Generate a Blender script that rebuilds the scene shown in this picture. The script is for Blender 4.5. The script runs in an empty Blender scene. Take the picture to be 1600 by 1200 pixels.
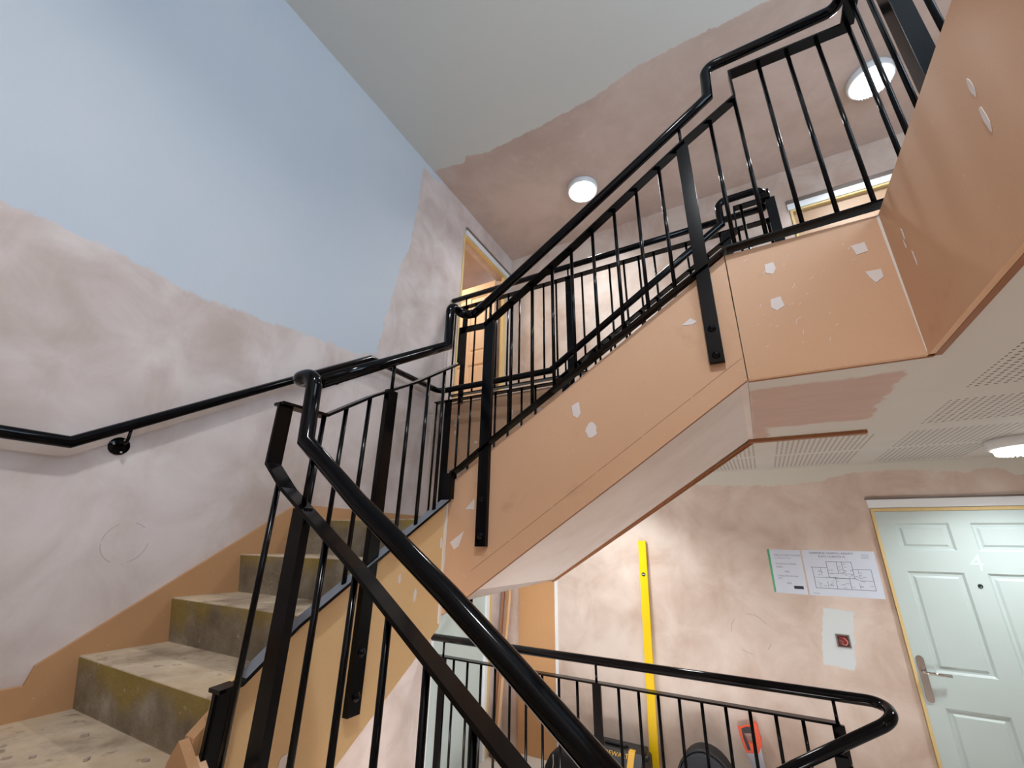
import bpy, bmesh, math, random
from mathutils import Vector, Matrix, noise as mnoise
random.seed(7)
S = bpy.context.scene
COL = S.collection
PI = math.pi
H = 1.65            # the eye stands this high above the lower corridor floor; all z below are written from the eye
LV, BU = -2.267, 3.988          # left wall plane (x), back wall plane (y)
F0, F1, CL = -1.65, 1.124, 3.43  # lower floor, upper floor, top ceiling (z from eye)
SO = 0.60                        # underside of the upper slab

# ------------------------------------------------------------------ camera, world, light, exposure
def cam_matrix():
    a, b, c = -.3606, .5104, .0191
    Rx = Matrix(((1,0,0),(0,math.cos(a),-math.sin(a)),(0,math.sin(a),math.cos(a))))
    Ry = Matrix(((math.cos(b),0,math.sin(b)),(0,1,0),(-math.sin(b),0,math.cos(b))))
    Rz = Matrix(((math.cos(c),-math.sin(c),0),(math.sin(c),math.cos(c),0),(0,0,1)))
    R = Rz @ Rx @ Ry
    def w(r, s=1): return Vector((R[r][0], R[r][2], -R[r][1])) * s
    X, Y, Z = w(0), w(1, -1), w(2, -1)
    m = Matrix((X, Y, Z)).transposed().to_4x4()
    m.translation = (0, 0, H)
    return m
cd = bpy.data.cameras.new('camera'); cam = bpy.data.objects.new('camera', cd); COL.objects.link(cam)
cam.matrix_world = cam_matrix()
cd.sensor_width = 36; cd.lens = 666.075 / 1600 * 36; cd.clip_start = .02; cd.clip_end = 60
S.camera = cam
wd = bpy.data.worlds.new('world'); S.world = wd; wd.use_nodes = True
wd.node_tree.nodes['Background'].inputs[0].default_value = (.62, .78, 1, 1)
wd.node_tree.nodes['Background'].inputs[1].default_value = 1.2
def area(name, loc, target, sx, sy, power, col, shape='RECTANGLE'):
    l = bpy.data.lights.new(name, 'AREA'); l.shape = shape; l.size = sx; l.size_y = sy; l.energy = power; l.color = col
    o = bpy.data.objects.new(name, l); COL.objects.link(o); o.location = (loc[0], loc[1], loc[2] + H)
    d = Vector(target) - Vector(loc); o.rotation_euler = d.to_track_quat('-Z', 'Y').to_euler()
    return o
# daylight through the stair window behind the viewer, on the right-hand side
area('window_daylight', (2.36, .05, 2.30), (-2.267, 1.5, 2.0), 1.5, 1.5, 48, (.58, .78, 1))
# added fill light low behind the viewer, brightens the undersides of the flights
area('basement_fill', (.2, -1.22, -3.0), (.0, 2.2, -2.2), 3.6, 2.2, 270, (.97, .98, 1))
S.view_settings.view_transform = 'Standard'; S.view_settings.look = 'None'
S.view_settings.gamma = 1; S.view_settings.use_curve_mapping = False
S.view_settings.exposure = 0.72
LAMP = 6.0       # glow of the round LED diffusers
LAMP_W = 17.0    # light each of them throws down

# ------------------------------------------------------------------ node helpers / materials
def lin(c):
    return tuple((x/255/12.92 if x/255 <= .04045 else ((x/255+.055)/1.055)**2.4) for x in c) + (1,)
class NT:
    def __init__(s, name):
        s.m = bpy.data.materials.new(name); s.m.use_nodes = True; s.t = s.m.node_tree; s.b = s.t.nodes['Principled BSDF']
    def n(s, ty, **kw):
        x = s.t.nodes.new(ty)
        for k, v in kw.items(): setattr(x, k, v)
        return x
    def put(s, sock, v):
        if hasattr(v, 'node'): s.t.links.new(v, sock)
        elif v is not None: sock.default_value = v
    def coord(s): return s.n('ShaderNodeTexCoord').outputs['Object']
    def xyz(s, v):
        x = s.n('ShaderNodeSeparateXYZ'); s.put(x.inputs[0], v); return x.outputs
    def math(s, op, a, b=None, c=None, clamp=False):
        x = s.n('ShaderNodeMath', operation=op); x.use_clamp = clamp
        s.put(x.inputs[0], a)
        if b is not None: s.put(x.inputs[1], b)
        if c is not None: s.put(x.inputs[2], c)
        return x.outputs[0]
    def noise(s, vec, scale, detail=4, rough=.5, stretch=None, dist=0):
        if stretch:
            mp = s.n('ShaderNodeMapping'); s.put(mp.inputs[0], vec); mp.inputs['Scale'].default_value = stretch; vec = mp.outputs[0]
        x = s.n('ShaderNodeTexNoise'); s.put(x.inputs['Vector'], vec)
        x.inputs['Scale'].default_value = scale; x.inputs['Detail'].default_value = detail
        x.inputs['Roughness'].default_value = rough; x.inputs['Distortion'].default_value = dist
        return x.outputs['Fac']
    def ramp(s, f, stops):
        x = s.n('ShaderNodeValToRGB'); s.put(x.inputs[0], f); e = x.color_ramp.elements
        while len(e) < len(stops): e.new(.5)
        for i, (p, c) in enumerate(stops): e[i].position = p; e[i].color = c
        return x.outputs[0]
    def mix(s, f, a, b, mode='MIX'):
        x = s.n('ShaderNodeMix', data_type='RGBA', blend_type=mode)
        s.put(x.inputs[0], f); s.put(x.inputs[6], a); s.put(x.inputs[7], b); return x.outputs[2]
    def step(s, v, a, b):
        x = s.n('ShaderNodeMapRange'); s.put(x.inputs[0], v); x.inputs[1].default_value = a; x.inputs[2].default_value = b
        x.interpolation_type = 'SMOOTHSTEP'; return x.outputs[0]
    def curve(s, v, lo, hi, pts, ylo, yhi):
        """y = f(v) through straight segments"""
        x = s.n('ShaderNodeFloatCurve'); s.put(x.inputs['Value'], s.math('DIVIDE', s.math('SUBTRACT', v, lo), hi-lo, clamp=True))
        c = x.mapping.curves[0]
        P = [((a-lo)/(hi-lo), (b-ylo)/(yhi-ylo)) for a, b in pts]
        while len(c.points) < len(P): c.points.new(.5, .5)
        for q, (a, b) in zip(c.points, P): q.location = (a, b); q.handle_type = 'VECTOR'
        x.mapping.update()
        return s.math('MULTIPLY_ADD', x.outputs[0], yhi-ylo, ylo)
    def bump(s, h, st, dist=.01):
        x = s.n('ShaderNodeBump'); x.inputs['Strength'].default_value = st; x.inputs['Distance'].default_value = dist
        s.put(x.inputs['Height'], h); s.t.links.new(x.outputs[0], s.b.inputs['Normal'])
    def fin(s, col, rough=.6, spec=.5, metal=0):
        s.put(s.b.inputs['Base Color'], col); s.put(s.b.inputs['Roughness'], rough)
        s.b.inputs['Specular IOR Level'].default_value = spec; s.b.inputs['Metallic'].default_value = metal
        return s.m
def plain(name, rgb, rough=.5, spec=.5, metal=0, var=.06, scale=8):
    t = NT(name); c = lin(rgb)
    f = t.noise(t.coord(), scale, 3)
    d = tuple(max(0, x*(1-var*2)) for x in c[:3]) + (1,)
    return t.fin(t.mix(f, c, d), rough, spec, metal)
def plaster_color(t, co, light=(216,204,198), dark=(190,173,164), stretch=(1,1,1)):
    big = t.noise(co, 1.1, 3, .55, stretch)
    mid = t.noise(co, 3.5, 5, .6, stretch, dist=.6)
    f = t.math('ADD', t.math('MULTIPLY', big, .65), t.math('MULTIPLY', mid, .45))
    f = t.step(f, .38, .74)
    c = t.mix(f, lin(light), lin(dark))
    stre = t.noise(co, 9, 4, .6, (1, 1, .25), dist=.4)
    return t.mix(t.math('MULTIPLY', t.step(stre, .52, .75), .22), c, lin((222,204,194)))
def plaster(name, **kw):
    t = NT(name); co = t.coord()
    c = plaster_color(t, co, **kw)
    t.bump(t.noise(co, 14, 5, .6), .12, .01)
    return t.fin(c, .7, .35)
WHITE = (214, 216, 214)

def m_left_wall():
    t = NT('left_wall_plaster_and_mist_coat'); co = t.coord(); X, Y, Z = t.xyz(co)
    c = plaster_color(t, co, light=(216,205,202), dark=(180,163,154))
    wob = t.noise(co, 5, 6, .65); wob2 = t.noise(co, 22, 4, .7)
    yy = t.math('ADD', Y, t.math('MULTIPLY', t.math('SUBTRACT', wob2, .5), .09))
    f = t.curve(yy, -1.0, 3.0, [(-1,1.10),(.1,1.16),(.4,1.161),(.65,1.15),(.8,1.125),(.93,1.15),(1.13,1.151),(1.54,1.20),
                 (1.84,1.24),(2.0,1.29),(2.04,1.60),(2.09,1.90),(2.13,2.2),(2.2,2.36),(2.23,2.8),(2.25,3.32),(2.35,3.36),(2.5,3.37),(2.54,3.5),(3,3.6)], 0, 4)
    w = t.math('MULTIPLY', t.math('SUBTRACT', wob, .5), .10)
    w = t.math('ADD', w, t.math('MULTIPLY', t.math('SUBTRACT', wob2, .5), .07))
    d = t.math('SUBTRACT', t.math('ADD', Z, w), f)
    m = t.step(d, -.012, .012)
    pn = t.noise(co, 1.6, 3)
    paint = t.mix(pn, lin((184,195,207)), lin((198,203,208)))
    c = t.mix(m, c, paint)
    # faint pencil circle and cross on the plaster above the steps
    r = t.math('SQRT', t.math('ADD', t.math('POWER', t.math('SUBTRACT', Y, .86), 2), t.math('POWER', t.math('SUBTRACT', Z, -.02), 2)))
    ring = t.math('LESS_THAN', t.math('ABSOLUTE', t.math('SUBTRACT', r, .078)), .0016)
    part = t.math('GREATER_THAN', t.noise(co, 11, 1), .44)
    c = t.mix(t.math('MULTIPLY', t.math('MULTIPLY', ring, part), .35), c, lin((95,85,82)))
    t.bump(t.noise(co, 12, 5, .6), .12, .01)
    return t.fin(c, .68, .35)
def m_back_wall():
    t = NT('back_wall_plaster'); co = t.coord(); X, Y, Z = t.xyz(co)
    c = plaster_color(t, co, light=(220,206,195), dark=(184,158,141))
    wob = t.noise(co, 7, 6, .65); wob2 = t.noise(co, 26, 4, .7)
    w = t.math('ADD', t.math('MULTIPLY', t.math('SUBTRACT', wob, .5), .06), t.math('MULTIPLY', t.math('SUBTRACT', wob2, .5), .03))
    f = t.curve(X, -2.5, 3, [(-2.5,.50),(-.43,.509),(.06,.47),(.28,.475),(.49,.498),(.65,.536),(.9,.553),(1.27,.508),(1.34,.526),(1.43,.528),(1.5,.478),(3,.5)], 0, 1)
    m = t.math('MULTIPLY', t.step(t.math('SUBTRACT', t.math('ADD', Z, w), f), -.006, .006), t.math('LESS_THAN', Z, .8))
    # brushed rectangle of paint around the switch box
    bx = t.math('ABSOLUTE', t.math('SUBTRACT', t.math('ADD', t.math('MULTIPLY_ADD', Z, -.20, X), t.math('MULTIPLY', t.math('SUBTRACT', wob2, .5), .05)), .356+.1056))
    bz = t.math('ABSOLUTE', t.math('SUBTRACT', t.math('ADD', Z, t.math('MULTIPLY', X, .10)), -.518))
    bz = t.math('ADD', bz, t.math('MULTIPLY', t.math('SUBTRACT', wob2, .5), .03))
    box = t.math('MULTIPLY', t.step(bx, .094, .084), t.step(bz, .184, .172))
    m = t.math('MAXIMUM', m, box)
    c = t.mix(m, c, t.mix(t.math('GREATER_THAN', Z, .2), lin((208,216,218)), lin((208,205,194))))
    r = t.math('SQRT', t.math('ADD', t.math('POWER', t.math('SUBTRACT', X, -.18), 2), t.math('POWER', t.math('SUBTRACT', Z, -.58), 2)))
    ring = t.math('LESS_THAN', t.math('ABSOLUTE', t.math('SUBTRACT', r, .13)), .0018)
    part = t.math('GREATER_THAN', t.noise(co, 7, 1), .5)
    c = t.mix(t.math('MULTIPLY', t.math('MULTIPLY', ring, part), .5), c, lin((120,95,85)))
    t.bump(t.noise(co, 12, 5, .6), .12, .01)
    return t.fin(c, .68, .35)
def m_top_ceiling():
    t = NT('ceiling_plaster_and_mist_coat'); co = t.coord(); X, Y, Z = t.xyz(co)
    c = plaster_color(t, co, light=(204,186,177), dark=(184,164,153))
    wob = t.noise(co, 5, 6, .65); wob2 = t.noise(co, 20, 4, .7)
    w = t.math('ADD', t.math('MULTIPLY', t.math('SUBTRACT', wob, .5), .07), t.math('MULTIPLY', t.math('SUBTRACT', wob2, .5), .03))
    f = t.curve(X, -2.5, 3, [(-2.5,2.42),(-2.16,2.40),(-1.95,2.455),(-1.89,2.40),(-1.69,2.45),(-1.1,2.45),(-.63,2.42),(-.25,2.34),(.5,2.34),(3,2.36)], 0, 4)
    m = t.step(t.math('SUBTRACT', f, t.math('ADD', Y, w)), -.008, .008)
    c = t.mix(m, c, lin((205,207,203)))
    t.bump(t.noise(co, 10, 5, .6), .10, .01)
    return t.fin(c, .7, .35)
def m_lower_ceiling():
    t = NT('lower_ceiling_perforated_board'); co = t.coord(); X, Y, Z = t.xyz(co)
    # hole grid, 26 mm apart
    fx = t.math('ABSOLUTE', t.math('SUBTRACT', t.math('FRACT', t.math('DIVIDE', X, .0265)), .5))
    fy = t.math('ABSOLUTE', t.math('SUBTRACT', t.math('FRACT', t.math('DIVIDE', Y, .0265)), .5))
    r = t.math('SQRT', t.math('ADD', t.math('POWER', fx, 2), t.math('POWER', fy, 2)))
    hole = t.step(r, .28, .20)
    def band(v, rs):
        o = None
        for a, b in rs:
            q = t.math('MULTIPLY', t.math('GREATER_THAN', v, a), t.math('LESS_THAN', v, b))
            o = q if o is None else t.math('MAXIMUM', o, q)
        return o
    px = band(X, [(-2.22,-1.77),(-1.62,-1.16),(-1.01,-.55),(-.40,.06),(.157,.63),(.78,1.24),(1.40,1.86),(2.0,2.46)])
    pyn = band(Y, [(2.93,3.36),(3.42,3.90)])
    pyr = t.math('MULTIPLY', band(Y, [(2.36,2.78),(1.66,2.20),(1.0,1.5)]), t.math('GREATER_THAN', X, .7))
    m = t.math('MULTIPLY', t.math('MULTIPLY', px, t.math('MAXIMUM', pyn, pyr)), hole)
    base = t.mix(t.noise(co, 3, 4), lin((206,203,197)), lin((192,188,182)))
    # patch of bare plaster on the landing soffit
    wob = t.noise(co, 9, 5, .65); q = t.math('MULTIPLY', t.math('SUBTRACT', wob, .5), .09)
    xa = t.math('ADD', X, q); ya = t.math('ADD', Y, q)
    pm = t.math('MULTIPLY', t.math('MULTIPLY', t.step(xa, .545, .53), t.step(xa, .03, .06)),
                t.math('MULTIPLY', t.step(ya, 1.87, 1.90), t.math('MAXIMUM', t.step(ya, 2.58, 2.54), t.step(xa, .13, .10))))
    pm = t.math('MULTIPLY', pm, t.math('LESS_THAN', Y, 2.85))
    base = t.mix(t.math('MULTIPLY', pm, .9), base, t.mix(t.noise(co, 6, 5, .6, (1,3,1)), lin((196,168,156)), lin((176,146,134))))
    c = t.mix(m, base, lin((112,102,96)))
    t.bump(t.math('SUBTRACT', 1, m), .3, .004)
    return t.fin(c, .65, .35)
def m_mdf(name='raw_mdf_board', a=(214,175,142), b=(204,160,126), patch=True):
    t = NT(name); co = t.coord()
    f = t.noise(co, 2.2, 4, .6); c = t.mix(f, lin(a), lin(b))
    fine = t.noise(co, 160, 2); c = t.mix(t.math('MULTIPLY', fine, .12), c, lin((140,96,62)))
    # scuffs and pale scratches
    sc = t.noise(co, 34, 3, .6, (1, 1, 1), dist=1.5); c = t.mix(t.math('MULTIPLY', t.step(sc, .68, .74), .45), c, lin((226,190,160)))
    sm = t.noise(co, 5, 4, .6); c = t.mix(t.math('MULTIPLY', t.step(sm, .60, .78), .22), c, lin((150,104,74)))
    t.bump(t.noise(co, 120, 2), .04, .002)
    return t.fin(c, .55, .4)
def m_concrete_tread():
    t = NT('dusty_concrete_tread'); co = t.coord()
    f = t.noise(co, 5, 6, .65); c = t.ramp(f, [(.32, lin((146,126,106))), (.5, lin((186,166,142))), (.72, lin((210,190,164)))])
    s = t.noise(co, 16, 4, .6); c = t.mix(t.math('MULTIPLY', t.step(s, .60, .68), .6), c, lin((118,98,82)))
    g = t.noise(co, 2.2, 2); c = t.mix(t.math('MULTIPLY', t.step(g, .52, .66), .3), c, lin((200,168,130)))
    t.bump(t.noise(co, 40, 6, .7), .5, .012)
    return t.fin(c, .85, .2)
def m_concrete_riser():
    t = NT('stained_concrete_riser'); co = t.coord(); X, Y, Z = t.xyz(co)
    fr = t.math('FRACT', t.math('DIVIDE', t.math('ADD', Z, 1.7), .17))
    f = t.noise(co, 6, 6, .65); c = t.ramp(f, [(.3, lin((112,100,84))), (.5, lin((140,130,112))), (.72, lin((170,162,148)))])
    y = t.noise(co, 4, 3, .5, (1,1,.5))
    ym = t.math('MULTIPLY', t.step(t.math('ADD', fr, t.math('MULTIPLY', t.math('SUBTRACT', y, .5), 2.6)), .5, 1.05), .8)
    c = t.mix(ym, c, t.mix(t.noise(co, 9, 3), lin((172,148,66)), lin((134,118,64))))
    w = t.noise(co, 30, 4, .7); c = t.mix(t.math('MULTIPLY', t.step(w, .64, .70), .5), c, lin((196,192,184)))
    t.bump(t.noise(co, 30, 6, .7), .5, .01)
    return t.fin(c, .8, .25)
def m_black():
    t = NT('gloss_black_paint')
    n = t.noise(t.coord(), 60, 2)
    c = t.mix(n, (.001,.001,.0016,1), (.002,.002,.003,1))
    return t.fin(c, .10, .16)
def m_barpaint():
    t = NT('satin_black_paint'); co = t.coord()
    n = t.noise(co, 30, 3); c = t.mix(n, (.001,.001,.0015,1), (.0025,.002,.0025,1))
    return t.fin(c, .17, .17)
def m_emit(name, col, st):
    t = NT(name); n = t.noise(t.coord(), 60, 1)
    c = t.mix(n, col, tuple(x*.93 for x in col[:3])+(1,))
    t.put(t.b.inputs['Emission Color'], c); t.b.inputs['Emission Strength'].default_value = st
    return t.fin((.8,.8,.8,1), .3)
def m_wood(name, a, b, stretch=(14,14,1)):
    t = NT(name); co = t.coord(); f = t.noise(co, 2.2, 5, .6, stretch, dist=.3)
    return t.fin(t.mix(f, lin(a), lin(b)), .55, .35)

M = dict(
 left=m_left_wall(), back=m_back_wall(), ceil=m_top_ceiling(), lowceil=m_lower_ceiling(),
 plaster=plaster('bare_plaster'), soffit=plaster('smooth_plaster_soffit', light=(216,207,203), dark=(202,190,184)),
 mdf=m_mdf(), mdf_edge=m_mdf('mdf_cut_edge', (150,98,62), (126,80,48)),
 mdf_pale=m_mdf('pale_yellow_mdf_board', (224,190,142), (214,178,128)),
 mdf_warm=m_mdf('raw_mdf_skirting', (192,150,108), (178,132,92)),
 mdf_box=m_mdf('mdf_boxing_board', (206,160,112), (192,144,98)),
 tread=m_concrete_tread(), riser=m_concrete_riser(), black=m_black(), bar=m_barpaint(),
 filler=plain('white_filler', (226,216,212), .6), caulk=plain('white_caulk', (226,220,212), .5),
 white=plain('white_primer', (192,207,205), .45, var=.03), whitetrim=plain('white_architrave', (232,236,238), .4, var=.02),
 greyseal=plain('grey_sealant', (120,108,100), .6), jamb=m_wood('yellow_softwood_lining', (226,202,148), (208,180,118)),
 timber=m_wood('planed_softwood', (216,178,140), (196,152,112)), timber2=m_wood('brown_softwood', (168,122,92), (146,100,74)),
 cream=plain('cream_door_paint', (232,206,178), .5, var=.03), inner=plain('inner_hall_paint', (228,186,130), .7, var=.04),
 floor=plain('pale_dusty_screed', (214,204,192), .8, scale=3, var=.1), emit=m_emit('led_diffuser', (.93,.97,1,1), LAMP), plastic=plain('white_plastic', (225,228,230), .35),
 steel=plain('brushed_steel', (175,165,160), .25, metal=1), chrome=plain('polished_chrome', (215,212,210), .08, metal=1),
 screw=plain('zinc_screw', (190,190,190), .3, metal=1), galv=plain('grey_steel_box', (130,124,120), .4, metal=.6),
 paper=plain('white_paper', (212,221,236), .6, var=.02), ink=plain('black_ink', (70,74,84), .7), greyink=plain('grey_ink', (130,136,150), .7),
 green=plain('green_print', (88,178,130), .6), darkink=plain('dark_print', (40,46,52), .6), red=plain('red_plastic', (150,38,34), .45),
 darkred=plain('dark_red_plastic', (86,26,26), .5), wire_r=plain('pink_cable', (220,150,140), .4), wire_g=plain('grey_cable', (120,110,110), .4),
 yellow=plain('yellow_level_paint', (248,206,10), .35, var=.03), vial=plain('vial_plastic', (200,206,190), .2), dark=plain('dark_plastic', (26,26,28), .45),
 fabric=plain('black_bag_fabric', (18,18,22), .8, scale=60, var=.2), fabric2=plain('grey_bag_fabric', (44,46,54), .75, scale=60, var=.15),
 tyellow=plain('toolbox_yellow', (232,176,40), .45), orange=plain('orange_saw_plastic', (240,84,36), .4), grip=plain('saw_black_grip', (46,40,40), .5),
 blade=plain('saw_blade_steel', (150,152,160), .35, metal=.7), mark=plain('pale_brushed_number', (206,219,217), .5, var=.01),
 sheen=plain('painted_window_sheen', (120,124,132), .5, var=.15, scale=20),  # grey of the reflected window light painted on the black bar
 glass=plain('spyhole_glass', (30,50,50), .1), debris=plain('plaster_debris', (176,158,142), .85), pencil=plain('pencil_line', (120,84,60), .7),
 warmwood=plain('plain_timber_door', (180,146,114), .5, var=.06, scale=3),
)

# ------------------------------------------------------------------ mesh helpers
class MB:
    def __init__(s): s.v = []; s.f = []; s.mi = []; s.sm = []
    def add(s, vs, fs, mi=0, sm=False):
        k = len(s.v); s.v += [Vector(v) for v in vs]; s.f += [tuple(i+k for i in f) for f in fs]; s.mi += [mi]*len(fs); s.sm += [sm]*len(fs); return s
    def box(s, x0, x1, y0, y1, z0, z1, mi=0):
        return s.add([(x, y, z) for z in (z0, z1) for y in (y0, y1) for x in (x0, x1)],
                     [(0,2,3,1),(4,5,7,6),(0,1,5,4),(2,6,7,3),(0,4,6,2),(1,3,7,5)], mi)
    def prism(s, pts, d, mi=0, side_mi=None, sm=False):
        """closed polygon pts (3-D) pushed along d"""
        n = len(pts); d = Vector(d); P = [Vector(p) for p in pts]
        k = len(s.v); s.v += P + [p+d for p in P]
        nn = sum(((P[i].cross(P[(i+1) % n])) for i in range(n)), Vector())
        flip = nn.dot(d) > 0
        a = tuple(range(k, k+n)); b = tuple(range(k+n, k+2*n))
        s.f += [a[::-1] if flip else a, b if flip else b[::-1]]; s.mi += [mi, mi]; s.sm += [False, False]
        for i in range(n):
            j = (i+1) % n; q = (k+i, k+j, k+n+j, k+n+i)
            s.f.append(q if flip else q[::-1]); s.mi.append(mi if side_mi is None else side_mi); s.sm.append(sm)
        return s
    def sweep(s, prof, path, up=(0,0,1), mi=0, sm=False, caps=True, closed=False):
        """profile (a, b) swept along path with true mitres; a runs along `up` made perpendicular to the path, b across"""
        P = [Vector(p) for p in path]; n = len(P)
        d = [(P[i+1]-P[i]).normalized() for i in range(n-1)]
        u = Vector(up); u = (u - d[0]*u.dot(d[0])).normalized(); w = d[0].cross(u)
        ring = [P[0]+u*a+w*b for a, b in prof]; rings = [ring]
        for i in range(1, n):
            nd = d[i] if i < n-1 else d[i-1]
            nrm = (d[i-1]+nd)
            nrm = nrm.normalized() if nrm.length > 1e-6 else d[i-1]
            t = d[i-1]; ring = [v + t*((P[i]-v).dot(nrm)/t.dot(nrm)) for v in ring]; rings.append(ring)
        k = len(s.v); m = len(prof)
        for r in rings: s.v += r
        for i in range(n-1):
            for j in range(m):
                j2 = (j+1) % m
                s.f.append((k+i*m+j, k+i*m+j2, k+(i+1)*m+j2, k+(i+1)*m+j)); s.mi.append(mi); s.sm.append(sm)
        if caps:
            s.f.append(tuple(k+j for j in range(m))[::-1]); s.f.append(tuple(k+(n-1)*m+j for j in range(m))); s.mi += [mi]*2; s.sm += [False]*2
        return s
    def tube(s, path, r, n=20, mi=0, caps=True):
        d = (Vector(path[1])-Vector(path[0])).normalized()
        up = (0,0,1) if abs(d.z) < .9 else (1,0,0)
        return s.sweep([(r*math.cos(2*PI*i/n), r*math.sin(2*PI*i/n)) for i in range(n)], path, up, mi, True, caps)
    def lathe(s, prof, n=32, mi=0, axis=(0,0,0), mat=None):
        """profile (r, z) about z; mat places it"""
        k = len(s.v); m = len(prof)
        mat = mat or Matrix.Translation(axis)
        for i in range(n):
            a = 2*PI*i/n
            for r, z in prof: s.v.append(mat @ Vector((r*math.cos(a), r*math.sin(a), z)))
        for i in range(n):
            i2 = (i+1) % n
            for j in range(m-1):
                s.f.append((k+i*m+j, k+i2*m+j, k+i2*m+j+1, k+i*m+j+1)); s.mi.append(mi); s.sm.append(True)
        return s
    def build(s, name, mats, parent=None, base=(0,0,0), bevel=0, seg=2, smooth_angle=None):
        me = bpy.data.meshes.new(name); b = Vector(base)
        me.from_pydata([tuple(v-b) for v in s.v], [], s.f)
        if not isinstance(mats, (list, tuple)): mats = [mats]
        for m in mats: me.materials.append(M[m])
        for p, mi, sm in zip(me.polygons, s.mi, s.sm): p.material_index = mi; p.use_smooth = sm
        bm = bmesh.new(); bm.from_mesh(me); bmesh.ops.remove_doubles(bm, verts=bm.verts, dist=1e-6)
        bmesh.ops.recalc_face_normals(bm, faces=bm.faces); bm.to_mesh(me); bm.free()
        o = bpy.data.objects.new(name, me); COL.objects.link(o)
        if bevel:
            md = o.modifiers.new('bevel', 'BEVEL'); md.width = bevel; md.segments = seg; md.limit_method = 'ANGLE'; md.angle_limit = .6
        if parent: o.parent = parent
        return o
def fillet(path, radii, n=8):
    """round the listed corners of a path: radii = {index: radius}"""
    P = [Vector(p) for p in path]; out = []
    for i, p in enumerate(P):
        r = radii.get(i) if 0 < i < len(P)-1 else None
        if not r: out.append(p); continue
        a = (P[i-1]-p); b = (P[i+1]-p); la, lb = a.length, b.length; a.normalize(); b.normalize()
        ang = a.angle(b); t = min(r/math.tan(ang/2), la*.49, lb*.49); rr = t*math.tan(ang/2)
        c = p + (a+b).normalized()*(rr/math.sin(ang/2))
        s0, s1 = p+a*t-c, p+b*t-c; th = s0.angle(s1); ax = s0.cross(s1).normalized()
        for k in range(n+1): out.append(c + Matrix.Rotation(th*k/n, 3, ax) @ s0)
    return out
def setp(o, label=None, cat=None, group=None, kind=None):
    if label: o['label'] = label
    if cat: o['category'] = cat
    if group: o['group'] = group
    if kind: o['kind'] = kind
    return o
def struct(name, mb, mats, parent=None, **kw):
    o = mb.build(name, mats, parent, **kw)
    if not parent: o['kind'] = 'structure'
    return o
class Thing:
    def __init__(s, name, label, cat, base=(0,0,0), group=None):
        s.o = bpy.data.objects.new(name, None); COL.objects.link(s.o); s.o.empty_display_size = .05
        s.o.location = base; s.base = base; setp(s.o, label, cat, group)
    def part(s, name, mb, mats, parent=None, label=None, **kw):
        o = mb.build(name, mats, parent or s.o, base=s.base, **kw)
        if label: o['label'] = label
        return o

# ------------------------------------------------------------------ room shell
T = .14
def wall_with_holes(axis, pos, thick, a0, a1, z0, z1, holes, mb=None):
    """wall on plane axis=pos; holes (a0,a1,z0,z1)"""
    mb = mb or MB()
    As = sorted({a0, a1, *[h[0] for h in holes], *[h[1] for h in holes]}); Zs = sorted({z0, z1, *[h[2] for h in holes], *[h[3] for h in holes]})
    inh = lambda a, z: any(h[0] < a < h[1] and h[2] < z < h[3] for h in holes)
    p0, p1 = sorted((pos, pos+thick))
    for i in range(len(As)-1):
        j = 0
        while j < len(Zs)-1:
            if inh((As[i]+As[i+1])/2, (Zs[j]+Zs[j+1])/2): j += 1; continue
            k = j
            while k+1 < len(Zs)-1 and not inh((As[i]+As[i+1])/2, (Zs[k+1]+Zs[k+2])/2): k += 1
            if axis == 'x': mb.box(p0, p1, As[i], As[i+1], Zs[j], Zs[k+1])
            else: mb.box(As[i], As[i+1], p0, p1, Zs[j], Zs[k+1])
            j = k+1
    return mb
BOT = -4.3
RW, FW = 2.45, -1.30    # right wall, wall behind the viewer
struct('wall_left', wall_with_holes('x', LV, -T, FW, BU+T, BOT, CL, [(2.945, 3.86, F1, 3.085), (2.90, 3.735, F0, .36)]), 'left')
struct('wall_back', wall_with_holes('y', BU, T, LV, RW+T, BOT, CL, [(.700, 1.585, F1, 2.96), (.700, 1.585, F0, .285)]), 'back')
struct('wall_right', wall_with_holes('x', RW, T, FW, BU, BOT, CL, [(-.75, .85, 1.5, 3.1)]), 'plaster')
struct('wall_behind', MB().box(LV-T, RW+T, FW-T, FW, BOT, CL), 'plaster')
struct('ceiling', MB().box(LV-T, RW+T, FW-T, BU+T, CL, CL+.15), 'ceil')
struct('floor', MB().box(LV, .42, 2.88, BU, F0-.3, F0).box(.42, RW, FW, BU, F0-.3, F0).box(-.05, .42, FW, .78, F0-.3, F0), 'floor')
struct('floor_basement', MB().box(LV-T, RW+T, FW-T, BU+T, BOT-.1, BOT), 'floor')
# upper slab: corridor strip, landing strip (its underside is the lower ceiling)
slab = MB().box(LV, RW, 2.878, BU, SO, F1, 0).box(.573, RW, FW, 2.878, SO, F1, 0).box(.047, .573, 1.734, 2.878, SO, F1, 0)
struct('ceiling_lower', slab, 'lowceil')
# raw window in the right wall with a frame (daylight source)
fr = MB()
for b in ((-.75,-.69,1.5,3.1), (.79,.85,1.5,3.1), (-.69,.79,1.5,1.56), (-.69,.79,3.04,3.1), (.02,.08,1.56,3.04)):
    fr.box(RW+.04, RW+.10, b[0], b[1], b[2], b[3])
struct('window_1', fr, 'whitetrim')
# -- skirting boards beside flight one, landing and quarter landing (left wall)
sk = MB()
x0 = LV
sk.prism([(x0, FW, -.576), (x0, FW, -.474), (x0, .700, -.474), (x0, .712, -.418), (x0, 1.585, .192), (x0, 2.87, .192), (x0, 2.87, .02), (x0, 1.6, -.06), (x0, .86, -.60)][::1], (.018, 0, 0), 0)
struct('baseboard_left', sk, 'mdf_warm', bevel=.001)

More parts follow.
